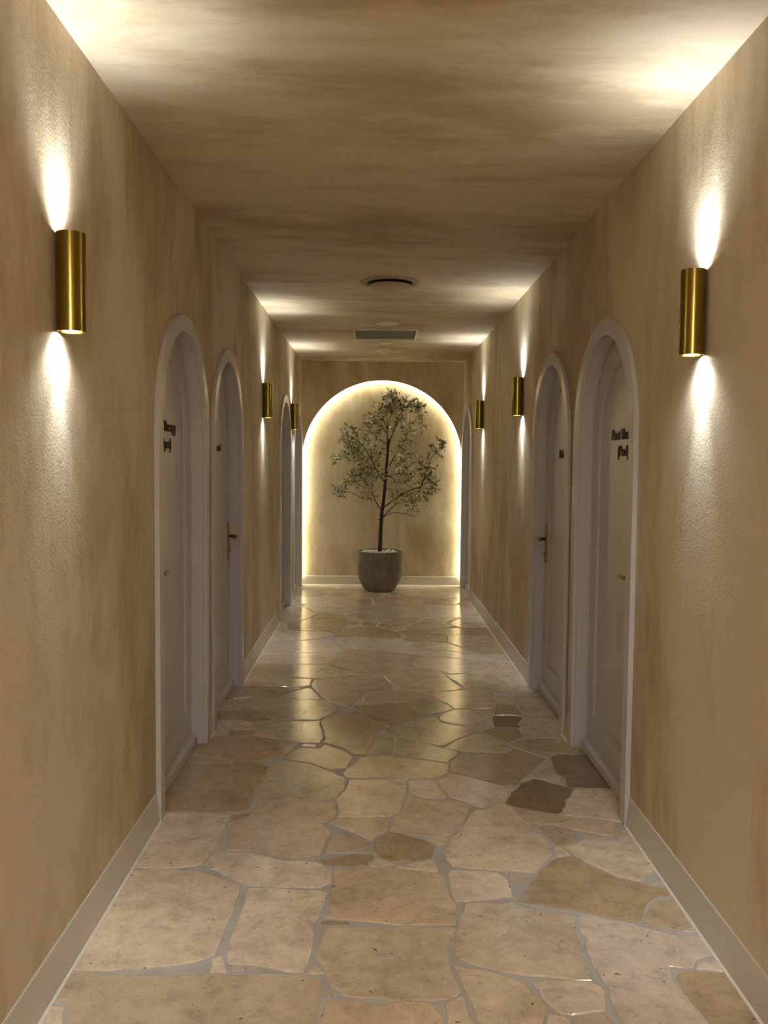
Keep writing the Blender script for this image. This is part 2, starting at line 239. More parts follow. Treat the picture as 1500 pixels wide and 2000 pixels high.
# outlines of the paving stones in metres (x across, y along the corridor); first letter = tint
STONES = """
t -0.988,2.339 -0.832,2.289 -0.805,2.211 -0.787,2.13 -0.141,2.13 -0.142,2.262 -0.137,2.338 -0.139,2.39 -0.183,2.412 -0.479,2.415 -0.605,2.407 -0.988,2.418
p -0.988,2.331 -0.988,2.305 -0.988,2.271 -0.988,2.265 -0.988,2.335
p -0.988,2.13 -0.793,2.13 -0.829,2.26 -0.988,2.256
p -0.988,2.427 -0.759,2.429 -0.654,2.444 -0.545,2.467 -0.485,2.494 -0.47,2.513 -0.452,2.885 -0.46,2.927 -0.587,3.022 -0.646,3.045 -0.752,3.05 -0.988,3.037
p -0.468,2.421 -0.419,2.425 -0.43,2.474 -0.447,2.509 -0.474,2.491
p -0.407,2.426 -0.368,2.431 -0.367,2.452 -0.406,2.456
p -0.17,2.73 -0.153,2.887 -0.193,2.908 -0.431,2.921 -0.428,2.885 -0.435,2.578 -0.431,2.505 -0.419,2.467 -0.353,2.461 -0.229,2.423 -0.196,2.427 -0.186,2.462 -0.178,2.58 -0.184,2.699
p -0.174,2.415 -0.135,2.419 -0.154,2.457 -0.176,2.446 -0.184,2.421
t -0.094,2.319 -0.111,2.336 -0.12,2.334 -0.123,2.307
t -0.173,2.506 -0.138,2.455 -0.114,2.362 -0.081,2.319 -0.051,2.308 0.174,2.293 0.212,2.3 0.242,2.316 0.254,2.339 0.234,2.472 0.238,2.553 0.261,2.625 0.268,2.673 -0.146,2.668
t -0.132,2.226 -0.135,2.13 0.2,2.13 0.192,2.227 0.168,2.281 0.135,2.289 0.089,2.292 0.032,2.27 -0.057,2.3 -0.122,2.292
t 0.214,2.13 0.283,2.13 0.262,2.301 0.253,2.312 0.203,2.278
t 0.282,2.249 0.296,2.13 0.444,2.13 0.479,2.264 0.479,2.29 0.443,2.37 0.371,2.421 0.246,2.459
p 0.277,2.671 0.252,2.526 0.263,2.499 0.302,2.465 0.373,2.434 0.458,2.409 0.635,2.385 0.64,2.431 0.635,2.51 0.65,2.592 0.645,2.632 0.658,2.693 0.648,2.664 0.664,2.716 0.668,2.745 0.62,2.761 0.542,2.774 0.499,2.802 0.479,2.83 0.434,2.815 0.437,2.815 0.355,2.828 0.318,2.819
p 0.458,2.379 0.489,2.279 0.515,2.238 0.541,2.231 0.636,2.25 0.658,2.333 0.653,2.357 0.634,2.379 0.508,2.392
p 0.455,2.13 0.504,2.13 0.533,2.213 0.514,2.231 0.48,2.235
t 0.517,2.13 0.643,2.13 0.643,2.2 0.629,2.239 0.578,2.231 0.542,2.215
w 0.663,2.642 0.677,2.603 0.657,2.565 0.654,2.457 0.675,2.341 0.665,2.279 0.672,2.221 0.665,2.13 0.907,2.13 0.888,2.258 0.886,2.303 0.869,2.398 0.883,2.456 0.918,2.447 0.953,2.454 0.978,2.493 1.158,2.557 1.158,2.595 0.98,2.619 0.868,2.674 0.812,2.71 0.74,2.734 0.685,2.735 0.664,2.683
b 0.883,2.398 0.883,2.35 0.912,2.13 1.158,2.13 1.158,2.414 0.953,2.432 0.9,2.423
w 1.158,2.539 0.974,2.475 0.958,2.445 1.158,2.424 1.158,2.595
w 1.158,2.624 1.158,2.61 1.158,2.655 0.992,2.654
b 0.68,2.775 0.847,2.708 0.873,2.717 0.928,2.819 0.973,2.867 1.158,2.917 0.997,2.938 0.882,3.007 0.844,3.062 0.795,3.119 0.762,3.174 0.709,3.161 0.681,3.144 0.623,3.069 0.534,2.904 0.494,2.844
p 0.8,3.128 0.886,3.02 0.94,2.984 0.972,2.99 1,3.044 1.158,3.089 1.158,3.294 0.903,3.313 0.833,3.306 0.779,3.267 0.742,3.254 0.758,3.223 0.766,3.186
p 0.698,3.204 0.708,3.17 0.755,3.188 0.736,3.251 0.714,3.254
t 0.832,3.325 0.899,3.322 0.931,3.333 0.905,3.366 0.839,3.378
t 0.699,3.37 0.709,3.311 0.723,3.266 0.769,3.273 0.802,3.305 0.832,3.399 0.814,3.419 0.738,3.451 0.678,3.441
t 0.922,3.366 0.969,3.366 1.014,3.489 0.93,3.521 0.868,3.518 0.797,3.465 0.751,3.456
t 0.972,3.36 0.973,3.32 1.158,3.307 1.158,3.47 1.05,3.441
t 0.964,2.838 0.918,2.772 0.888,2.713 0.968,2.653 1.061,2.695 1.158,2.727 1.158,2.907
p 1.004,2.661 1.071,2.664 1.158,2.666 1.158,2.718 1.158,2.727 1.073,2.69
p 0.976,2.969 1,2.948 1.158,2.917 1.158,3.012
t 0.491,2.979 0.548,2.971 0.571,3.014 0.5,3.038
p 0.278,2.996 0.276,2.869 0.285,2.836 0.314,2.832 0.485,2.864 0.483,2.997 0.46,3.044 0.387,3.054 0.288,3.058
p 0.362,3.399 0.318,3.335 0.301,3.273 0.274,3.202 0.28,3.145 0.296,3.09 0.364,3.072 0.592,3.043 0.626,3.086 0.688,3.192 0.695,3.253 0.679,3.357 0.665,3.384 0.658,3.443 0.606,3.622 0.579,3.672 0.556,3.697 0.528,3.649 0.473,3.608 0.429,3.594
t -0.134,2.943 -0.146,2.728 -0.095,2.714 0.058,2.692 0.172,2.684 0.273,2.685 0.287,2.814 0.277,2.832 0.269,2.869 0.264,3.006 0.234,3.038 0.074,3.069 -0.036,3.075 -0.135,3.055
b -0.161,2.684 -0.069,2.687 -0.078,2.701 -0.127,2.709 -0.158,2.703
b -0.177,3.103 -0.126,3.081 -0.071,3.082 -0.016,3.093 0.004,3.145 0.004,3.179 -0.048,3.182 -0.192,3.141
t -0.16,3.328 -0.182,3.186 -0.012,3.199 -0.015,3.246 -0.007,3.289 -0.106,3.369
b 0.004,3.235 0.035,3.16 0.085,3.121 0.167,3.133 0.222,3.156 0.235,3.202 0.242,3.255 0.202,3.309 0.13,3.356 0.069,3.383 0.009,3.301
p -0.006,3.088 0.044,3.083 0.085,3.105 0.035,3.149 0.017,3.148
p 0.114,3.069 0.242,3.047 0.244,3.112 0.219,3.145 0.089,3.083
p 0.263,3.255 0.292,3.285 0.307,3.335 0.264,3.341 0.208,3.321
p -0.002,3.307 0.036,3.383 0.03,3.358 0.064,3.4 0.071,3.514 0.02,3.521 -0.119,3.521 -0.172,3.471
p -0.119,3.824 -0.16,3.697 -0.143,3.613 -0.142,3.531 -0.062,3.526 0.046,3.532 0.084,3.543 0.125,3.604 0.131,3.698 0.154,3.812 0.165,3.957 -0.111,3.953
t -0.112,3.977 0.301,3.977 0.369,4.053 0.38,4.176 0.239,4.228 0.115,4.28 0.069,4.285 -0.06,4.263 -0.097,4.144 -0.146,4.037
p 0.165,3.812 0.17,3.783 0.238,3.734 0.32,3.728 0.333,3.757 0.299,3.888 0.298,3.959 0.173,3.949
t 0.13,3.591 0.093,3.539 0.075,3.396 0.148,3.355 0.231,3.34 0.32,3.36 0.376,3.48 0.424,3.648 0.377,3.701 0.237,3.716 0.163,3.755
p 0.31,3.889 0.344,3.757 0.476,3.632 0.541,3.698 0.583,3.722 0.65,3.852 0.556,3.918 0.557,3.915 0.485,3.977 0.403,4.03 0.355,4.022 0.307,3.934
d 0.607,3.655 0.665,3.621 0.787,3.572 0.812,3.594 0.838,3.654 0.849,3.723 0.893,3.794 0.924,3.857 0.84,3.916 0.799,3.955 0.76,3.974 0.692,3.918 0.583,3.689
t 0.634,3.551 0.668,3.479 0.694,3.459 0.746,3.464 0.81,3.484 0.86,3.527 0.784,3.564 0.615,3.633
p 0.892,3.768 0.858,3.721 0.847,3.652 0.822,3.597 0.815,3.561 0.865,3.538 0.929,3.533 1.04,3.488 1.158,3.503 1.158,3.412 1.158,3.862 1.158,3.852 0.926,3.844
d 0.885,4.134 0.887,4.05 0.91,3.996 0.901,3.892 0.912,3.879 1.158,3.857 1.158,4.323 1.051,4.327 0.946,4.317 0.897,4.267
g 0.762,3.987 0.802,3.968 0.842,3.929 0.891,3.892 0.902,3.983 0.879,4.036 0.872,4.221 0.817,4.147 0.768,4.048 0.703,3.954
b 0.394,4.227 0.383,4.133 0.388,4.047 0.483,3.989 0.553,3.93 0.523,3.959 0.597,3.895 0.668,3.889 0.702,3.978 0.761,4.062 0.809,4.162 0.872,4.248 0.739,4.414 0.69,4.341 0.592,4.33 0.458,4.334
b 0.776,4.404 0.833,4.333 0.889,4.282 0.934,4.322 1.158,4.362 1.158,4.51 1.063,4.565 0.954,4.582 0.821,4.563 0.725,4.497
g 0.452,4.363 0.56,4.353 0.696,4.362 0.732,4.438 0.597,4.697 0.474,4.566 0.422,4.494 0.369,4.408
g 0.836,4.812 0.827,4.683 0.826,4.58 0.961,4.589 1.06,4.575 1.158,4.596 1.158,4.998 0.91,5.004 0.866,4.926
d 0.69,4.777 0.823,4.767 0.837,4.861 0.874,4.968 0.785,4.998 0.708,4.995 0.692,4.899
b 0.719,5.006 0.786,5.009 0.89,5.006 0.876,5.222 0.763,5.235 0.734,5.144 0.716,5.054
t 0.762,5.265 0.873,5.245 0.873,5.326 0.866,5.424 0.8,5.444
g 0.879,5.303 0.893,5.211 0.889,5.129 0.898,5.053 0.934,5.017 1.158,5.039 1.158,5.449 1.02,5.51 0.892,5.426
p 0.378,5.423 0.48,5.193 0.498,5.132 0.72,5.145 0.773,5.347 0.779,5.481 0.689,5.505 0.602,5.579 0.489,5.525 0.381,5.526
p 0.444,5.067 0.388,4.973 0.384,4.923 0.395,4.883 0.47,4.822 0.558,4.809 0.623,4.875 0.696,4.971 0.717,5.123 0.608,5.126 0.5,5.119
p 0.605,4.715 0.681,4.773 0.682,4.909 0.562,4.79
b 0.67,4.583 0.721,4.505 0.814,4.602 0.819,4.759 0.688,4.761 0.609,4.706
g 0.102,4.604 0.169,4.572 0.263,4.511 0.345,4.445 0.384,4.458 0.477,4.584 0.591,4.7 0.555,4.78 0.472,4.797 0.393,4.849 0.365,4.98 0.279,4.905 0.195,4.842 0.121,4.798 0.065,4.728
g 0.244,5.172 0.342,5.029 0.436,5.072 0.488,5.124 0.477,5.177 0.385,5.394 0.349,5.442 0.277,5.318 0.227,5.222
t -0.069,5.308 0.016,5.25 0.121,5.284 0.221,5.284 0.286,5.348 0.341,5.448 0.321,5.493 0.186,5.535 0.074,5.518 -0.048,5.469
b -0.117,5.195 -0.065,5.023 -0.024,4.942 0.043,4.829 0.103,4.8 0.285,4.934 0.345,4.994 0.315,5.027 0.227,5.153 0.217,5.265 0.115,5.258 0.027,5.226
b -0.294,4.813 -0.269,4.687 -0.253,4.557 -0.265,4.48 -0.244,4.478 -0.15,4.401 -0.109,4.313 -0.038,4.306 -0.021,4.383 -0.001,4.512 0.008,4.636 0.076,4.763 0.001,4.871 -0.049,4.964 -0.1,5.084 -0.251,4.981 -0.29,4.903
g 0.004,4.46 -0.028,4.287 0.091,4.307 0.113,4.586 0.016,4.636
g 0.103,4.307 0.242,4.24 0.369,4.191 0.45,4.348 0.361,4.406 0.32,4.455 0.222,4.528 0.122,4.584
b -0.988,5.277 -0.771,5.375 -0.661,5.37 -0.588,5.413 -0.512,5.53 -0.457,5.591 -0.692,5.639 -0.988,5.65
g -0.988,5.077 -0.732,5.057 -0.647,4.965 -0.576,4.875 -0.302,4.901 -0.232,5.042 -0.218,5.154 -0.265,5.258 -0.322,5.308 -0.473,5.307 -0.499,5.324 -0.588,5.398 -0.682,5.351 -0.769,5.354 -0.988,5.231
g -0.524,5.355 -0.464,5.315 -0.328,5.316 -0.348,5.419 -0.411,5.606 -0.441,5.599 -0.506,5.52 -0.577,5.413
b -0.988,4.982 -0.904,4.872 -0.768,4.902 -0.678,4.844 -0.598,4.89 -0.732,5.043 -0.988,5.066
t -0.86,4.791 -0.787,4.705 -0.683,4.72 -0.675,4.825 -0.771,4.882
b -0.781,4.597 -0.652,4.607 -0.648,4.689 -0.783,4.695
g -0.67,4.711 -0.634,4.693 -0.644,4.603 -0.488,4.544 -0.368,4.487 -0.281,4.488 -0.269,4.557 -0.282,4.716 -0.301,4.796 -0.301,4.881 -0.562,4.851 -0.668,4.815
b -0.775,4.248 -0.678,4.173 -0.552,4.229 -0.447,4.287 -0.391,4.457 -0.533,4.547 -0.646,4.59 -0.885,4.586 -0.988,4.535 -0.988,4.37
b -0.715,4.174 -0.707,4.184 -0.796,4.244 -0.988,4.342 -0.988,4.347 -0.988,4.156
p -0.289,4.406 -0.301,4.463 -0.366,4.462 -0.374,4.429
b -0.323,4.19 -0.206,4.081 -0.132,4.106 -0.093,4.27 -0.158,4.381 -0.254,4.456 -0.279,4.39 -0.385,4.399 -0.424,4.314 -0.456,4.213
b -0.988,3.582 -0.679,3.559 -0.622,3.562 -0.524,3.591 -0.529,3.856 -0.505,4.123 -0.559,4.181 -0.712,4.155 -0.988,4.146
g -0.518,3.856 -0.516,3.744 -0.489,3.71 -0.24,3.703 -0.155,3.736 -0.124,3.862 -0.13,3.982 -0.212,4.071 -0.325,4.174 -0.451,4.202 -0.494,4.124
b -0.588,3.456 -0.535,3.496 -0.505,3.55 -0.518,3.564 -0.591,3.538
t -0.497,3.535 -0.52,3.494 -0.541,3.48 -0.583,3.396 -0.563,3.317 -0.552,3.215 -0.467,3.213 -0.412,3.184 -0.28,3.15 -0.193,3.186 -0.164,3.384 -0.208,3.47 -0.177,3.487 -0.15,3.568 -0.16,3.668 -0.258,3.695 -0.478,3.69 -0.501,3.653
p -0.601,3.18 -0.615,3.1 -0.587,3.059 -0.511,3.008 -0.44,2.939 -0.188,2.923 -0.141,2.961 -0.144,3.063 -0.201,3.116 -0.342,3.136 -0.465,3.198 -0.556,3.197
p -0.988,3.064 -0.756,3.064 -0.649,3.085 -0.626,3.099 -0.607,3.197 -0.601,3.271 -0.603,3.361 -0.595,3.439 -0.601,3.541 -0.988,3.574
p -0.988,6.737 -0.835,6.696 -0.678,6.67 -0.565,6.664 -0.457,6.668 -0.384,6.686 -0.267,6.729 -0.259,6.869 -0.314,6.968 -0.326,7.106 -0.478,7.177 -0.601,7.115 -0.863,7.105 -0.988,7.071
p -0.988,6.281 -0.851,6.276 -0.716,6.296 -0.562,6.273 -0.464,6.287 -0.356,6.295 -0.31,6.401 -0.275,6.499 -0.296,6.696 -0.465,6.656 -0.691,6.654 -0.988,6.681
g -0.814,5.908 -0.713,5.877 -0.606,5.87 -0.498,5.873 -0.355,5.857 -0.215,5.885 -0.056,5.984 -0.2,6.089 -0.272,6.187 -0.359,6.281 -0.481,6.264 -0.712,6.269 -0.852,6.253 -0.988,6.217 -0.942,6.102 -0.94,5.963
p -0.988,5.61 -0.878,5.653 -0.76,5.653 -0.65,5.643 -0.527,5.613 -0.421,5.659 -0.422,5.748 -0.416,5.843 -0.618,5.852 -0.739,5.87 -0.87,5.918 -0.988,5.841
t -0.416,5.726 -0.405,5.62 -0.326,5.378 -0.294,5.296 -0.145,5.162 -0.076,5.351 -0.052,5.493 0.075,5.539 0.113,5.531 0.134,5.635 0.049,5.998 0.002,6.002 -0.108,5.943 -0.22,5.864 -0.315,5.847 -0.408,5.809
t -0.319,6.25 -0.26,6.187 -0.205,6.111 -0.118,6.037 0.008,6.013 0.089,6.113 0.162,6.254 0.264,6.362 0.311,6.462 0.4,6.576 0.249,6.648 0.126,6.715 0.025,6.753 -0.191,6.803 -0.286,6.662 -0.265,6.499 -0.312,6.376
t 0.142,5.643 0.191,5.545 0.316,5.502 0.383,5.537 0.471,5.536 0.543,5.56 0.593,5.604 0.531,5.832 0.484,6.083 0.354,6.139 0.232,6.207 0.161,6.228 0.057,6.009
p 0.217,6.242 0.316,6.193 0.396,6.14 0.482,6.111 0.54,6.012 0.655,6.024 0.747,6.012 0.875,5.967 0.884,6.115 0.916,6.219 0.908,6.331 0.853,6.399 0.578,6.513 0.468,6.547 0.366,6.518 0.318,6.449
p 0.564,5.805 0.614,5.617 0.664,5.537 0.782,5.506 0.973,5.538 0.883,5.704 0.871,5.957 0.833,5.974 0.745,5.996 0.655,6.008 0.509,5.983
p 0.886,6.015 0.885,5.9 0.904,5.697 0.932,5.626 1.041,5.544 1.158,5.627 1.158,6.156 1.037,6.164 0.906,6.164
p 0.928,6.18 1.158,6.187 1.158,6.645 1.035,6.582 1.007,6.446 0.957,6.331
w -0.181,6.829 0.041,6.774 0.148,6.726 0.356,6.606 0.47,6.557 0.578,6.527 0.708,6.468 0.852,6.425 0.934,6.331 0.986,6.464 1.021,6.633 0.842,6.64 0.608,6.753 0.503,6.797 0.403,6.854 0.324,6.918 0.33,7.048 0.261,7.17 0.149,7.255 0.006,7.256 -0.083,7.278 -0.226,7.3 -0.299,7.114 -0.291,6.945
b 0.546,7.108 0.615,7.121 0.626,7.353 0.499,7.424 0.468,7.177
p 0.507,6.806 0.707,6.714 0.809,6.693 0.613,7.047 0.471,7.139 0.352,7.05 0.331,6.93 0.406,6.861
t 0.627,7.203 0.622,7.073 0.683,6.978 0.845,6.658 0.954,6.66 1.084,6.626 1.158,6.737 1.158,7.302 1.031,7.356 0.759,7.425 0.632,7.403 0.64,7.291
t 0.461,7.198 0.478,7.331 0.413,7.416 0.434,7.406 0.369,7.35 0.273,7.291 0.278,7.179 0.379,7.099
b -0.763,7.602 -0.66,7.567 -0.547,7.555 -0.43,7.583 -0.311,7.517 -0.288,7.649 -0.271,7.776 -0.243,7.864 -0.131,7.914 -0.209,8.057 -0.294,8.367 -0.455,8.421 -0.564,8.361 -0.592,8.241 -0.634,8.117 -0.685,8.024 -0.715,7.987 -0.804,7.964
p -0.988,7.999 -0.86,7.991 -0.731,7.994 -0.675,8.06 -0.625,8.162 -0.59,8.304 -0.543,8.458 -0.628,8.555 -0.65,8.666 -0.698,8.747 -0.828,8.891 -0.988,8.768
p -0.988,8.983 -0.82,8.919 -0.69,9.03 -0.616,9.031 -0.494,9.014 -0.469,9.18 -0.459,9.327 -0.42,9.468 -0.498,9.665 -0.615,9.579 -0.733,9.532 -0.839,9.589 -0.988,9.596
t -0.845,9.599 -0.73,9.544 -0.634,9.581 -0.563,9.642 -0.509,9.716 -0.526,10.035 -0.835,10.044 -0.988,10.019 -0.94,9.887 -0.938,9.738
t -0.492,9.691 -0.398,9.469 -0.268,9.433 -0.124,9.423 -0.016,9.45 0.086,9.557 0.099,9.719 0.054,9.785 0.044,9.903 -0.077,10.045 -0.245,10.072 -0.378,10.084 -0.502,10.036
t -0.479,9.029 -0.377,8.933 -0.294,8.841 -0.167,8.752 -0.037,8.904 -0.024,9.075 -0.018,9.246 -0.036,9.365 -0.141,9.403 -0.305,9.417 -0.443,9.358
p -0.602,8.542 -0.56,8.488 -0.399,8.43 -0.247,8.506 -0.178,8.729 -0.286,8.825 -0.454,8.991 -0.568,9.015 -0.707,9.002 -0.745,8.821 -0.643,8.684
t -0.218,8.197 -0.155,7.972 -0.075,8.022 0.064,7.988 0.153,8.098 0.221,8.216 0.268,8.333 0.324,8.581 0.345,8.74 0.274,8.822 0.007,8.958 -0.062,8.845 -0.084,8.835 -0.16,8.746 -0.205,8.622 -0.227,8.507 -0.27,8.35
t -0.083,7.786 0.018,7.774 0.024,7.875 0.043,7.961 -0.082,7.994 -0.123,7.854
p -0.267,7.706 -0.175,7.732 -0.095,7.769 -0.172,7.884 -0.232,7.86 -0.253,7.797
b -0.454,7.594 -0.314,7.455 -0.354,7.307 -0.198,7.306 -0.1,7.291 -0.001,7.266 0.11,7.265 0.248,7.298 0.218,7.459 0.181,7.577 0.119,7.63 0.044,7.745 -0.09,7.746 -0.175,7.713 -0.271,7.69 -0.29,7.571 -0.313,7.464
p -0.988,7.35 -0.988,7.134 -0.861,7.117 -0.601,7.134 -0.501,7.19 -0.419,7.258 -0.355,7.449 -0.607,7.616 -0.388,7.522 -0.325,7.454 -0.427,7.541 -0.544,7.528 -0.655,7.54 -0.94,7.521
p -0.988,7.758 -0.941,7.62 -0.822,7.535 -0.771,7.537 -0.81,7.963 -0.899,7.967 -0.988,7.962
p 0.08,9.793 0.243,9.685 0.395,9.658 0.502,9.567 0.543,9.426 0.815,9.452 0.992,9.483 1.064,9.628 1.158,9.883 1.158,10.249 1.019,10.218 0.875,10.211 0.736,10.295 0.585,10.243 0.451,10.212 0.32,10.194 0.104,10.01
b 0.532,9.207 0.541,9.075 0.655,9.038 0.772,9.028 0.876,9.038 0.916,9.126 0.948,9.278 0.969,9.47 0.796,9.426 0.545,9.398
p 0.562,8.772 0.593,8.548 0.579,8.334 0.695,8.259 0.837,8.246 0.938,8.283 1.058,8.318 1.158,8.394 1.158,8.655 1.045,8.739 0.952,8.786 0.904,8.883 0.906,9.01 0.765,9.009 0.664,9.021 0.55,9.019
t -0.009,9.119 0.036,8.956 0.179,8.896 0.215,8.888 0.285,8.844 0.361,8.764 0.455,8.738 0.547,8.771 0.539,9.009 0.516,9.206 0.522,9.364 0.508,9.522 0.423,9.615 0.303,9.668 0.132,9.695 0.089,9.544 -0.021,9.428 0,9.265
t 0.319,8.452 0.282,8.342 0.34,8.229 0.486,8.201 0.564,8.333 0.578,8.548 0.554,8.706 0.448,8.717 0.357,8.672 0.348,8.562
t 0.043,7.803 0.181,7.595 0.276,7.687 0.31,7.814 0.371,7.929 0.481,8.166 0.25,8.255 0.157,8.084 0.063,7.955
t 0.525,7.662 0.665,7.718 0.743,7.811 0.703,7.849 0.682,7.978 0.81,8.219 0.656,8.253 0.508,8.191 0.324,7.814 0.297,7.657
p 0.797,7.75 0.923,7.771 1.047,7.784 1.158,7.84 1.158,8.31 1.044,8.304 0.934,8.269 0.832,8.22 0.758,8.08 0.695,7.939 0.73,7.842
b 0.306,7.321 0.408,7.425 0.52,7.433 0.572,7.404 0.662,7.414 0.763,7.436 1.023,7.377 1.158,7.369 1.158,7.749 1.032,7.76 0.907,7.741 0.78,7.737 0.644,7.697 0.514,7.65 0.305,7.634 0.216,7.563 0.229,7.46
t 0.909,9.076 0.918,8.93 0.944,8.816 1.03,8.76 1.158,8.793 1.158,9.83 1.111,9.676 1.027,9.539 0.974,9.386 0.961,9.227
p -0.99,10.08 -0.848,10.065 -0.705,10.07 -0.562,10.06 -0.416,10.077 -0.408,10.211 -0.423,10.472 -0.45,10.6 -0.99,10.6
t -0.4,10.103 -0.107,10.065 0.042,9.994 0.194,10.12 0.208,10.452 0.2,10.6 -0.41,10.6 -0.412,10.442 -0.398,10.285
p 0.22,10.18 0.4,10.218 0.547,10.241 0.647,10.273 0.703,10.334 0.697,10.467 0.68,10.6 0.24,10.6 0.223,10.473
t 0.793,10.272 0.88,10.22 1.021,10.225 1.16,10.2 1.16,10.6 0.72,10.6 0.723,10.332
"""

# ---------------------------------------------------------------- setting: walls, ceiling, floor
HOLE = R_IN + .012
def side_wall(s, name, centres, label):
    mp = side_map(s); out = [(YB, -.03)]
    for c in centres: out += arch(c, HOLE, -.03)
    out += [(D, -.03), (D, H), (YB, H)]
    bm = bmesh.new(); add_prism(bm, out, mp, 0, -.18)
    X = XL if s < 0 else XR
    add_box(bm, *sorted((X+s*.18, X+s*.22)), YB, D+.30, -.03, H)
    o = from_bm(name, bm, M['wall']); tag(o, label, 'wall', None, 'structure')
side_wall(-1, 'wall_left', DOORS_L, 'mottled tan limewashed wall on the left with four arched doors')
side_wall(1, 'wall_right', DOORS_R, 'mottled tan limewashed wall on the right with three arched doors')

bm = bmesh.new(); add_box(bm, XL-.22, XR+.22, YB, D+.30, H, H+.08)
tag(from_bm('ceiling', bm, M['ceiling']), 'mottled brown limewashed ceiling lit by the wall lights', 'ceiling', None, 'structure')

NR = (XR-XL)/2 - .0105; NZ = 1.517; GAP = .072
bm = bmesh.new()
fm = lambda x, z, d: (x, D+d, z)
out = [(XL-.2, -.03)] + arch(XC, NR, -.03, 64, NZ) + [(XR+.2, -.03), (XR+.2, H), (XL-.2, H)]
add_prism(bm, out, fm, 0, .014)
wb = tag(from_bm('wall_back', bm, M['wall']), 'tan end wall with a large glowing arch around the tree', 'wall', None, 'structure')
bm = bmesh.new(); add_box(bm, XL-.2, XR+.2, D+GAP, D+GAP+.06, -.03, H); from_bm('niche_back', bm, M['wall'], wb)
bm = bmesh.new()
A = arch(XC, NR+.030, .115, 64, NZ); B = arch(XC, NR+.042, .115, 64, NZ)
add_band(bm, A, B, fm, .020, .040)
tag(from_bm('led_strip', bm, M['led'], wb), 'warm white light strip hidden behind the arch edge')
bm = bmesh.new(); add_box(bm, XL-.2, XR+.2, YB-.1, YB, -.03, H+.08)
tag(from_bm('wall_front', bm, M['wall']), 'tan wall closing the corridor behind the camera', 'wall', None, 'structure')

bm = bmesh.new(); add_box(bm, XL-.2, XR+.2, YB, D+.28, -.06, -.0035)
floor = tag(from_bm('floor', bm, M['grout']), 'crazy paved floor of honed tan limestone set in pale grey grout', 'floor', None, 'structure')

TINT = {'p': (.76, .66, .52), 't': (.68, .565, .42), 'w': (.80, .725, .61), 'b': (.50, .40, .265), 'g': (.61, .545, .41), 'd': (.27, .195, .10)}
rs = random.Random(11)
def flagstone(poly, t):
    n0 = len(poly); cx = sum(p[0] for p in poly)/n0; cy = sum(p[1] for p in poly)/n0
    ar = sum(poly[i-1][0]*poly[i][1]-poly[i][0]*poly[i-1][1] for i in range(n0))
    if ar < 0: poly = poly[::-1]
    near = cy < 6
    pts = []
    for i in range(n0):                                   # broken, slightly wandering edges
        a, b = poly[i], poly[(i+1) % n0]; pts.append(a)
        Ln = math.dist(a, b); k = int(Ln/(.045 if near else .11))
        nx, ny = (b[1]-a[1])/max(Ln, 1e-6), -(b[0]-a[0])/max(Ln, 1e-6)
        for j in range(1, k+1):
            q = j/(k+1); w = rs.gauss(0, .0028)
            pts.append((a[0]+(b[0]-a[0])*q+nx*w, a[1]+(b[1]-a[1])*q+ny*w))
    bm = bmesh.new(); n = len(pts); zt = rs.uniform(-.0006, .0010)
    low = [bm.verts.new((x-cx, y-cy, -.012)) for x, y in pts]; mid = [bm.verts.new((x-cx, y-cy, zt-.0013)) for x, y in pts]
    top = []
    for i in range(n):
        a, b = pts[i-1], pts[(i+1) % n]; tx, ty = b[0]-a[0], b[1]-a[1]; l = math.hypot(tx, ty) or 1
        top.append(bm.verts.new((pts[i][0]-cx-ty/l*.0035, pts[i][1]-cy+tx/l*.0035, zt)))
    for i in range(n):
        j = (i+1) % n
        bm.faces.new((low[i], low[j], mid[j], mid[i])); bm.faces.new((mid[i], mid[j], top[j], top[i]))
    for q in fill([(v.co.x, v.co.y) for v in top]):
        try: bm.faces.new([top[i] for i in q])
        except ValueError: pass
    o = from_bm('flagstone', bm, M['stone'], floor, (cx, cy, 0))
    k = rs.uniform(.90, 1.10); c = TINT[t]; o.color = (c[0]*k, c[1]*k*rs.uniform(.98, 1.02), c[2]*k*rs.uniform(.94, 1.06), 1)
for ln in STONES.strip().split('\n'):
    tk = ln.split(); flagstone([tuple(map(float, q.split(','))) for q in tk[1:]], tk[0])
ys = [2.12]                                              # paving nearer than the picture's lower edge
while ys[-1] > YB+.5: ys.append(ys[-1]-rs.uniform(.33, .5))
prevx = [-.99, -.4, .12, .62, 1.16]
for i in range(len(ys)-1):
    nxt = [-.99] + [x+rs.uniform(-.13, .13) for x in (-.4, .12, .62)] + [1.16]
    for j in range(4):
        g = .011
        flagstone([(prevx[j]+g, ys[i]-g), (prevx[j+1]-g, ys[i]-g), (nxt[j+1]-g, ys[i+1]+g), (nxt[j]+g, ys[i+1]+g)], rs.choice('pptbgw'))
    prevx = nxt

# skirting boards with their bead of sealant
def skirting(s, name, a, b, label):
    mp = side_map(s); X = XL if s < 0 else XR
    prof = [(0, 0), (.018, 0), (.0048, .117), (.0035, .119), (0, .120)]
    bm = bmesh.new(); add_prism(bm, prof, lambda d, z, y: (X-s*d, y, z), a, b)
    o = tag(from_bm(name, bm, M['skirting']), label, 'skirting board', None, 'structure')
    bm = bmesh.new(); add_prism(bm, [(.0182, -.0025), (.026, -.0025), (.025, .0022), (.0182, .0065)], lambda d, z, y: (X-s*d, y, z), a, b)
    from_bm('sealant_bead', bm, M['sealant'], o)
def runs(centres):
    e = [YB]
    for c in centres: e += [c-R_OUT, c+R_OUT]
    e.append(D); return [(e[i], e[i+1]) for i in range(0, len(e), 2)]
lab_l = ['putty skirting board along the near left wall', 'short putty skirting board between the two nearest left doors', 'putty skirting board between the second and third left doors',
         'short putty skirting board between the two far left doors', 'tiny putty skirting end beside the last left door']
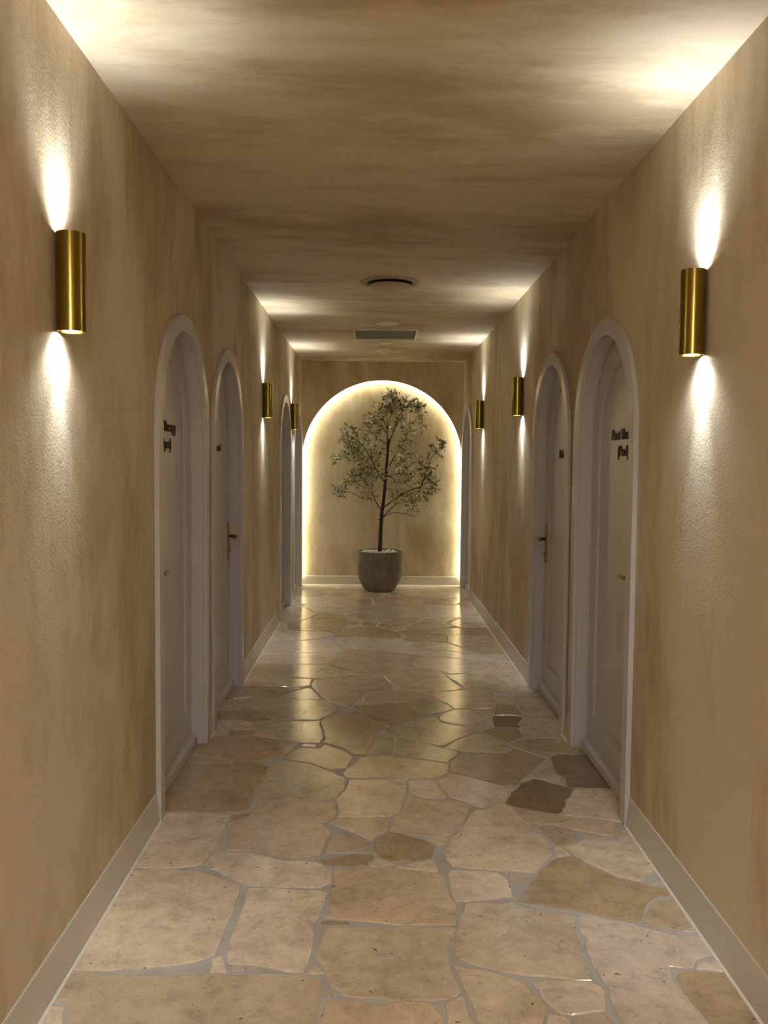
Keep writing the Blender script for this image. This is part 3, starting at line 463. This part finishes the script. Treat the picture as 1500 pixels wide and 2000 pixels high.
lab_r = ['putty skirting board along the near right wall', 'short putty skirting board between the two nearest right doors', 'long putty skirting board between the second and third right doors',
         'tiny putty skirting end beside the last right door']
for (a, b), t in zip(runs(DOORS_L), lab_l): skirting(-1, 'baseboard_left', a, b, t)
for (a, b), t in zip(runs(DOORS_R), lab_r): skirting(1, 'baseboard_right', a, b, t)
bm = bmesh.new(); yb = D+GAP
add_prism(bm, [(0, 0), (.018, 0), (.018, .106), (.0145, .111), (0, .112)], lambda d, z, x: (x, yb-d, z), XL-.1, XR+.1)
o = tag(from_bm('baseboard_back', bm, M['skirting']), 'pale skirting board inside the glowing arch behind the pot', 'skirting board', None, 'structure')
bm = bmesh.new(); add_prism(bm, [(.0182, -.0025), (.028, -.0025), (.025, .003), (.0182, .008)], lambda d, z, x: (x, yb-d, z), XL-.1, XR+.1)
from_bm('sealant_bead', bm, M['sealant'], o)

# ---------------------------------------------------------------- doors
def text_mesh(body, width, depth):
    cu = bpy.data.curves.new('lettering', 'FONT'); cu.body = body; cu.size = .07; cu.extrude = depth; cu.offset = .0004
    cu.align_x = 'CENTER'; cu.resolution_u = 3
    t = bpy.data.objects.new('lettering', cu); COL.objects.link(t)
    bpy.context.view_layer.update()
    me = bpy.data.meshes.new_from_object(t.evaluated_get(bpy.context.evaluated_depsgraph_get()))
    bpy.data.objects.remove(t)
    xs = [v.co.x for v in me.vertices]; k = width/(max(xs)-min(xs)); c = (max(xs)+min(xs))/2
    for v in me.vertices: v.co.x = (v.co.x-c)*k
    me.materials.clear(); return me
def door(n, s, c, label, lines=(), handle=None):
    mp0 = side_map(s); X = XL if s < 0 else XR
    root = empty('door_%d' % n, (X, c, 0)); tag(root, label, 'door', None, 'structure')
    mp = lambda y, z, d: (-s*d, y-c, z)
    bm = bmesh.new(); add_band(bm, arch(c, R_OUT, 0), arch(c, R_IN, 0), mp, 0, .022)
    bevel(from_bm('casing', bm, M['paint'], root), .003)
    bm = bmesh.new(); add_band(bm, arch(c, R_IN+.015, 0), arch(c, R_IN+.0005, 0), mp, -.15, .0)
    from_bm('jamb', bm, M['paint'], root)
    # leaf: arched stile-and-rail frame with a sunk arched panel
    FR = -.062; ro = R_IN-.009; ri = .335
    A = arch(c, ro, .010); B = arch(c, ri, .185); B2 = arch(c, ri-.012, .197)
    bm = bmesh.new(); add_band(bm, A, B, mp, -.10, FR, closed=True)
    bevel(from_bm('door_leaf', bm, M['paint'], root), .002)
    bm = bmesh.new(); add_band(bm, B, B2, mp, -.10, FR-.004, closed=True)
    bevel(from_bm('panel_moulding', bm, M['paint'], root), .003, 2)
    bm = bmesh.new(); add_prism(bm, B2, mp, -.09, FR-.010); from_bm('door_panel', bm, M['paint'], root)
    prof = [(FR, .004), (FR+.030, .004), (FR+.030, .038), (FR+.026, .047), (FR+.018, .053), (FR+.008, .056), (FR, .057)]
    bm = bmesh.new(); add_prism(bm, prof, lambda d, z, y: (-s*d, y-c, z), c-ro+.002, c+ro-.002)
    from_bm('weather_bar', bm, M['paint'], root)
    for body, tc, z, w in lines:
        me = text_mesh(body, w, .0025)
        o = link('lettering', me, M['letter'], root)
        xr = Vector((0, 1, 0)) if s < 0 else Vector((0, -1, 0)); nr = Vector((-s, 0, 0))
        m4 = Matrix((xr, Vector((0, 0, 1)), nr)).transposed().to_4x4(); m4.translation = Vector((-s*(FR-.0075), tc-c, z))
        o.matrix_local = m4
        o['label'] = 'dark raised letters reading ' + body
    if handle:                                           # +1: lock stile on the far side, -1: on the near side
        hy = handle*(ro-.052)
        bm = bmesh.new()
        P = [(hy-.018, .86), (hy-.018, 1.075), (hy-.012, 1.088), (hy, 1.093), (hy+.012, 1.088), (hy+.018, 1.075), (hy+.018, .86), (hy+.012, .847), (hy, .842), (hy-.012, .847)]
        add_prism(bm, P, lambda y, z, d: (-s*d, y, z), FR, FR+.007)
        hp = bevel(from_bm('door_handle', bm, M['dark_brass'], root), .0015); hp['label'] = 'long brass backplate with lever'
        bm = bmesh.new(); d0 = FR+.006
        pts = [(d0, hy), (d0+.040, hy), (d0+.050, hy-handle*.008), (d0+.053, hy-handle*.03), (d0+.053, hy-handle*.115)]
        tube(bm, [(-s*a, y, 1.0) for a, y in pts], [.010, .009, .010, .010, .0085], 12)
        from_bm('lever', bm, M['dark_brass'], hp, smooth=True)
        bm = bmesh.new(); tube(bm, [(-s*(FR+.006), hy, .91), (-s*(FR+.018), hy, .91)], .009, 14)
        from_bm('key_cylinder', bm, M['dark_brass'], hp)
    return root
door(1, -1, DOORS_L[0], 'nearest arched putty-grey door on the left, lettered in two lines', [('Float Therapy', 3.960, 1.617, .39), ('(Open)', 3.955, 1.537, .20)], -1)
door(2, -1, DOORS_L[1], 'second arched door on the left, with one lettered line and a brass lever', [('Infrared', 5.232, 1.545, .245)], 1)
door(3, -1, DOORS_L[2], 'third arched door on the left, seen edge-on beside the far wall light')
door(4, -1, DOORS_L[3], 'farthest arched door on the left, next to the glowing arch')
door(5, 1, DOORS_R[0], 'nearest arched putty-grey door on the right, lettered in two lines', [('Float Therapy', 3.908, 1.597, .38), ('(Pod)', 3.908, 1.520, .166)], -1)
door(6, 1, DOORS_R[1], 'second arched door on the right, with one lettered line and a brass lever', [('Infrared', 5.130, 1.521, .25)], 1)
door(7, 1, DOORS_R[2], 'farthest arched door on the right, next to the glowing arch')

# ---------------------------------------------------------------- wall lights
def sconce(s, y, label, group='brass up-and-down wall lights'):
    X = XL if s < 0 else XR; rr = .0395; hh = .135; zc = 1.968
    root = empty('wall_light', (X - s*(rr+.001), y, zc)); tag(root, label, 'wall light', group)
    bm = bmesh.new()
    n = 48
    lathe(bm, [(rr, -hh), (rr, hh), (rr-.0025, hh), (rr-.0025, -hh), (rr, -hh)], n, cap=False)
    bmesh.ops.remove_doubles(bm, verts=bm.verts, dist=1e-5)
    b = from_bm('lamp_body', bm, M['brass'], root, smooth=True)
    b.modifiers.new('edges', 'EDGE_SPLIT').split_angle = R(40)
    bm = bmesh.new(); add_box(bm, *sorted((s*(rr-.012), s*(rr+.0008))), -.010, .010, -.10, .10)
    from_bm('wall_bracket', bm, M['brass'], root)
    for sg in (-1, 1):
        bm = bmesh.new(); zz = sg*(hh-.014)
        lathe(bm, [(rr-.003, zz), (rr-.003, zz-sg*.006)], 32)
        from_bm('lamp_reflector', bm, M['brass'], root)
        bm = bmesh.new(); lathe(bm, [(.024, zz+sg*.0005), (.024, zz+sg*.002)], 24); from_bm('lens', bm, M['lens'], root)
        for nm, watt, ang, bl in (('wide', SPOT_UP_WIDE if sg > 0 else SPOT_DOWN_WIDE, 130, 1.0), ('core', SPOT_UP_CORE if sg > 0 else SPOT_DOWN_CORE, 92 if sg > 0 else 46, 1.0)):
            ld = bpy.data.lights.new('beam_'+nm, 'SPOT'); ld.energy = watt; ld.color = SPOT_COLOR; ld.spot_size = R(ang); ld.spot_blend = bl
            ld.shadow_soft_size = .012
            lo = bpy.data.objects.new('beam_'+nm, ld); COL.objects.link(lo); lo.parent = root
            lo.location = (0, 0, zz+sg*.0045); lo.rotation_euler = (0 if sg < 0 else math.pi, 0, 0)
    return root
SC_L = [(2.43, 'nearest brass cylinder wall light on the left wall'), (6.83, 'middle brass cylinder wall light on the left wall, beyond the second door'), (9.12, 'farthest brass cylinder wall light on the left wall, before the last door')]
SC_R = [(2.79, 'nearest brass cylinder wall light on the right wall'), (6.20, 'middle brass cylinder wall light on the right wall, beyond the second door'), (8.45, 'farthest brass cylinder wall light on the right wall, before the last door')]
for y, t in SC_L: sconce(-1, y, t)
for y, t in SC_R: sconce(1, y, t)

# ceiling lamp of the entrance, behind the camera
t = empty('entrance_ceiling_light', (XC, -2.3, H)); tag(t, 'square ceiling lamp at the entrance behind the camera', 'ceiling light')
bm = bmesh.new(); add_box(bm, -.34, .34, -.34, .34, -.03, 0); from_bm('lamp_frame', bm, M['white_plastic'], t)
bm = bmesh.new(); add_box(bm, -.31, .31, -.31, .31, -.034, -.0301); from_bm('lamp_panel', bm, M['lobby'], t)

# ---------------------------------------------------------------- things on the ceiling
t = empty('air_diffuser', (.093, 5.88, H)); tag(t, 'large round air diffuser on the ceiling, nearest of the ceiling fittings', 'air vent')
bm = bmesh.new(); lathe(bm, [(.205, 0), (.205, -.004), (.196, -.010), (.165, -.012), (.150, -.004), (.150, 0)], 64, cap=False); from_bm('flange', bm, M['diffuser'], t, smooth=True)
bm = bmesh.new(); lathe(bm, [(.150, -.001), (.150, -.0025)], 48); from_bm('duct_opening', bm, M['void'], t)
bm = bmesh.new(); lathe(bm, [(.03, -.002), (.03, -.020), (.140, -.022), (.146, -.026), (.140, -.031), (.0001, -.033)], 64, cap=False); from_bm('disc', bm, M['diffuser'], t, smooth=True)
t = empty('speaker_cover', (.098, 7.56, H)); tag(t, 'flat round white cover on the ceiling just before the square grille', 'ceiling cover')
bm = bmesh.new(); lathe(bm, [(.100, 0), (.100, -.006), (.094, -.010), (.088, -.010)], 48, cap=False); from_bm('rim', bm, M['white_plastic'], t)
bm = bmesh.new(); lathe(bm, [(.0885, -.004), (.0885, -.0085)], 48); from_bm('cover_disc', bm, M['white_plastic'], t)
t = empty('return_grille', (.088, 8.18, H)); tag(t, 'square grey return air grille with pale frame set in the ceiling', 'air vent')
bm = bmesh.new()
sq = lambda a: [(-a, -a), (a, -a), (a, a), (-a, a)]
add_band(bm, sq(.300), sq(.282), lambda x, y, d: (x, y, d), 0, -.014, closed=True); from_bm('frame', bm, M['white_plastic'], t)
bm = bmesh.new(); add_box(bm, -.283, .283, -.283, .283, -.003, -.001); from_bm('backing', bm, M['grille'], t)
bar = None
for k in range(27):
    y = -.26+k*.02
    if bar is None:
        bm = bmesh.new(); add_box(bm, -.282, .282, -.0035, .0035, -.0065, -.0028); bar = from_bm('slat', bm, M['grille'], t, (0, y, 0))
    else:
        c = bar.copy(); COL.objects.link(c); c.parent = t; c.location = (0, y, 0)
t = empty('round_cover', (.098, 8.76, H)); tag(t, 'small flat round cover on the ceiling between the grille and the detector', 'ceiling cover')
bm = bmesh.new(); lathe(bm, [(.072, 0), (.072, -.005), (.067, -.008)], 40, cap=True); from_bm('cover_disc', bm, M['white_plastic'], t)
t = empty('smoke_detector', (.088, 9.2, H)); tag(t, 'small white smoke detector on the ceiling, nearest the end wall', 'smoke detector')
bm = bmesh.new(); lathe(bm, [(.078, 0), (.078, -.012), (.070, -.022)], 40); from_bm('base', bm, M['white_plastic'], t)
bm = bmesh.new(); lathe(bm, [(.064, -.022), (.060, -.030), (.036, -.045), (.026, -.055), (.012, -.061), (.001, -.062)], 40, cap=False); from_bm('sensor_dome', bm, M['white_plastic'], t, smooth=True)

# ---------------------------------------------------------------- potted olive tree
PX, PY = .066, 10.03
tree = empty('potted_olive_tree', (PX, PY, .002)); tag(tree, 'slender olive tree in a grey concrete pot before the glowing arch', 'potted tree')
bm = bmesh.new()
lathe(bm, [(.165, 0), (.176, .008), (.205, .055), (.235, .110), (.256, .175), (.266, .250), (.269, .34), (.268, .455), (.266, .462), (.258, .466), (.250, .462), (.248, .44), (.246, .36)], 64, cap=False)
bm.faces.new([v for v in bm.verts if abs(v.co.z) < 1e-6 and abs(v.co.xy.length-.165) < 1e-4])
from_bm('pot', bm, M['concrete'], tree, smooth=True).modifiers.new('edges', 'EDGE_SPLIT').split_angle = R(50)
bm = bmesh.new(); lathe(bm, [(.2465, .36), (.2465, .44)], 40); from_bm('soil', bm, M['soil'], tree)
bm = bmesh.new(); rp = random.Random(5)
for k in range(230):
    a = rp.uniform(0, 2*math.pi); q = .222*math.sqrt(rp.uniform(.03, 1)); s_ = rp.uniform(.009, .019)
    if rp.random() < .3 and q > .15: continue
    mt = Matrix.Translation((q*math.cos(a), q*math.sin(a), .443+rp.uniform(0, .012))) @ Matrix.Rotation(rp.uniform(0, 6), 4, 'Z') @ Matrix.Diagonal((s_*1.3, s_, s_*.65, 1))
    bmesh.ops.create_icosphere(bm, subdivisions=1, radius=1, matrix=mt)
o = from_bm('pebbles', bm, M['pebble'], tree, smooth=True); o['kind'] = 'stuff'; o['label'] = 'white pebbles'

# heights and offsets of the limbs, in metres from the foot of the pot; third value runs toward (-) or from (+) the viewer
def P3(u, v, d=0.0):
    return Vector(((u-499)*.001315, d, 2.47-.0985-(v-20)*.001315))
def limb(pts, name='branch', r0=.009, r1=.003, n=7):
    q = [P3(*p) for p in pts]; out = []
    for i in range(len(q)-1):                              # smooth the bends
        for k in range(4):
            t_ = k/4; p0 = q[max(i-1, 0)]; p1 = q[i]; p2 = q[i+1]; p3 = q[min(i+2, len(q)-1)]
            out.append(.5*((2*p1)+(p2-p0)*t_+(2*p0-5*p1+4*p2-p3)*t_**2+(3*p1-p0-3*p2+p3)*t_**3))
    out.append(q[-1]); rr = [r0+(r1-r0)*i/(len(out)-1) for i in range(len(out))]
    bm = bmesh.new(); tube(bm, out, rr, n); from_bm(name, bm, M['bark'], tree, smooth=True); return out
limb([(495, 1560), (503, 1350), (512, 1150), (526, 1040), (538, 900), (552, 720), (570, 478)], 'trunk', .026, .013, 12)
limb([(556, 640, .01), (557, 540, .01), (555, 400), (551, 280), (553, 190)], 'leader', .009, .003)
B_ = {}
def br(key, pts, r0=.006, r1=.0022): B_[key] = limb(pts, 'branch', r0, r1, 6)
br('r1', [(520, 1178), (600, 1132, -.04), (700, 1134, -.1), (822, 1164, -.14)], .005)
br('r2', [(527, 1165), (620, 1076, .06), (720, 1026, .12), (838, 1030, .14)])
br('r3', [(535, 1080), (640, 1000, -.06), (760, 925, -.12), (850, 890, -.16), (896, 760, -.18), (940, 640, -.2), (1010, 565, -.2), (1066, 490, -.2)], .007, .002)
br('r3b', [(800, 912, -.14), (890, 905, -.18), (965, 925, -.2)], .004)
br('r3c', [(850, 890, -.16), (900, 850, -.12), (950, 845, -.1)], .004)
br('r5', [(578, 715), (640, 600, .08), (715, 500, .12), (742, 380, .14), (768, 225, .12)])
br('r6', [(560, 800), (680, 868, .1), (790, 905, .15)], .005)
br('r6b', [(560, 815), (700, 780, -.1), (800, 880, -.15)], .004)
br('r7', [(572, 520), (612, 400, -.08), (645, 290, -.12), (720, 215, -.14), (830, 150, -.12)], .005)
br('l1', [(505, 1105), (455, 1025, -.06), (412, 925, -.12), (345, 830, -.16), (262, 765, -.18)])
br('l1b', [(412, 925, -.12), (350, 905, -.08), (280, 870, -.05), (215, 850, 0)], .004)
br('l1c', [(350, 1010, -.1), (240, 950, -.12), (130, 945, -.15)], .0035, .0015)
br('l1d', [(385, 890, -.14), (400, 960, -.14), (350, 1010, -.1)], .003, .003)
br('l2', [(540, 800), (440, 742, .08), (340, 662, .12), (235, 612, .15), (105, 642, .15)])
br('l3', [(540, 862), (478, 780, -.08), (382, 600, -.14), (300, 500, -.16), (210, 470, -.15)])
br('l3b', [(330, 535, -.15), (275, 450, -.12), (262, 380, -.1)], .003)
br('l4', [(554, 525), (482, 470, .08), (400, 395, .12), (342, 320, .12)], .005)
br('l5', [(552, 425), (480, 350, -.08), (428, 280, -.1)], .0045)
br('l7', [(556, 400), (500, 262, .08), (470, 205, .1)], .004)
br('t1', [(556, 400), (592, 250, -.05), (640, 130, -.06)], .004)
br('t2', [(600, 420, -.05), (680, 290, .05), (760, 240, .05), (850, 250, .05)], .004)
limb([(474, 1193), (522, 1196)], 'cut_stub', .005, .005)

# leaves in clumps: u, v, radius u, radius v, depth, how many
CL = [(600, 140, 70, 45, 0, 55), (530, 200, 70, 50, .05, 55), (690, 190, 80, 45, -.1, 45), (790, 190, 50, 55, -.1, 34), (840, 255, 45, 40, 0, 12), (620, 270, 110, 55, 0, 55),
      (450, 290, 60, 60, .05, 44), (360, 350, 40, 50, .1, 26), (480, 400, 80, 60, 0, 30), (420, 470, 60, 60, .1, 34), (260, 390, 22, 30, -.1, 8),
      (215, 470, 55, 45, -.15, 36), (270, 560, 80, 50, -.1, 50), (120, 640, 45, 28, .15, 22), (200, 620, 50, 40, .1, 22), (330, 650, 80, 60, 0, 60), (430, 650, 70, 70, .05, 40),
      (390, 760, 90, 70, -.05, 62), (290, 800, 45, 40, -.15, 20), (240, 870, 50, 38, 0, 26), (400, 880, 50, 60, -.1, 34), (385, 950, 35, 40, -.12, 16), (150, 945, 45, 32, -.15, 24),
      (500, 760, 40, 70, .05, 18), (510, 600, 30, 60, .05, 6), (740, 440, 60, 70, .1, 48), (700, 540, 55, 60, .12, 36), (690, 640, 55, 60, .1, 38), (720, 730, 75, 60, .1, 50), (780, 610, 22, 50, .1, 8),
      (730, 840, 80, 45, .05, 46), (620, 910, 60, 50, .1, 34), (660, 985, 60, 40, -.05, 34), (760, 1040, 70, 50, .1, 40), (790, 1090, 35, 30, .05, 14), (800, 960, 60, 40, -.1, 34),
      (880, 720, 60, 45, -.18, 30), (890, 800, 45, 40, -.18, 22), (930, 870, 50, 40, -.15, 34), (880, 960, 45, 30, -.18, 22), (930, 590, 14, 30, -.2, 4), (1005, 575, 38, 35, -.2, 15), (1045, 510, 28, 30, -.2, 12), (820, 340, 40, 60, .05, 10)]
def leaf_geo(Lf, w):
    return [(0, 0, 0), (w*.75, Lf*.28, .0015), (w, Lf*.58, .0022), (0, Lf, -.002), (-w, Lf*.58, .0022), (-w*.75, Lf*.28, .0015), (0, Lf*.5, -.0012)], [(0, 1, 6), (1, 2, 6), (2, 3, 6), (3, 4, 6), (4, 5, 6), (5, 0, 6)]
rl = random.Random(21); leaves = []
allpts = [p for b in B_.values() for p in b]
for (cu, cv, ru, rv, dd, cnt) in CL:
    ctr = P3(cu, cv, dd); near = min(allpts, key=lambda p: (p-ctr).length)
    k = 0
    while k < cnt*2.2:
        # a twig with a few pairs of leaves
        a = rl.uniform(0, 2*math.pi); q = math.sqrt(rl.random())
        base = P3(cu+ru*q*math.cos(a), cv+rv*q*math.sin(a), dd+rl.uniform(-.10, .10))
        dr = (base-near); dr = dr.normalized() if dr.length > .01 else Vector((0, 0, 1))
        dr = (dr*.7+Vector((rl.gauss(0, .5), rl.gauss(0, .4), rl.gauss(.25, .4)))).normalized()
        for j in range(rl.randint(4, 7)):
            p = base+dr*(.018*j-.03)
            side = dr.cross(Vector((rl.gauss(0, 1), rl.gauss(0, 1), rl.gauss(0, 1)))).normalized()
            d = (dr*.75+side*.8).normalized(); leaves.append((p, d, rl.uniform(.044, .070), rl.uniform(.0085, .0120))); k += 1
def leaf_matrix(p, d):
    zx = d.cross(Vector((rl.gauss(0, 1), rl.gauss(0, 1), rl.gauss(0, 1)))).normalized(); x = d.cross(zx).normalized()
    m4 = Matrix((x, d, zx)).transposed().to_4x4(); m4.translation = p; return m4
leaves.sort(key=lambda l: l[0].y)
vs, fs = leaf_geo(.060, .0108); lm = bpy.data.meshes.new('leaf'); lm.from_pydata(vs, [], fs); lm.materials.append(M['leaf'])
single, rest = leaves[:260], leaves[260:]
for p, d, Lf, w in single:
    o = bpy.data.objects.new('leaf', lm); COL.objects.link(o); o.parent = tree; k = Lf/.060
    o.matrix_local = leaf_matrix(p, d) @ Matrix.Diagonal((k, k, k, 1))
V, F = [], []
for p, d, Lf, w in rest:
    m4 = leaf_matrix(p, d); vs, fs = leaf_geo(Lf, w); b = len(V)
    V += [tuple(m4 @ Vector(q)) for q in vs]; F += [tuple(b+i for i in q) for q in fs]
me = bpy.data.meshes.new('foliage'); me.from_pydata(V, [], F); o = link('foliage', me, M['leaf'], tree); o['kind'] = 'stuff'; o['label'] = 'grey-green olive leaves'
# short twigs that carry the leaf pairs
bm = bmesh.new()
for (cu, cv, ru, rv, dd, cnt) in CL:
    ctr = P3(cu, cv, dd); near = min(allpts, key=lambda p: (p-ctr).length)
    for k in range(max(2, cnt//9)):
        e = P3(cu+rl.uniform(-ru, ru)*.8, cv+rl.uniform(-rv, rv)*.8, dd+rl.uniform(-.06, .06))
        st = near if rl.random() < .4 else min(allpts, key=lambda p: (p-e).length)
        md_ = (st+e)/2+Vector((rl.gauss(0, .012), rl.gauss(0, .01), .01))
        tube(bm, [st, md_, e], [.0024, .0018, .0012], 4)
o = from_bm('twigs', bm, M['bark'], tree); o['kind'] = 'stuff'
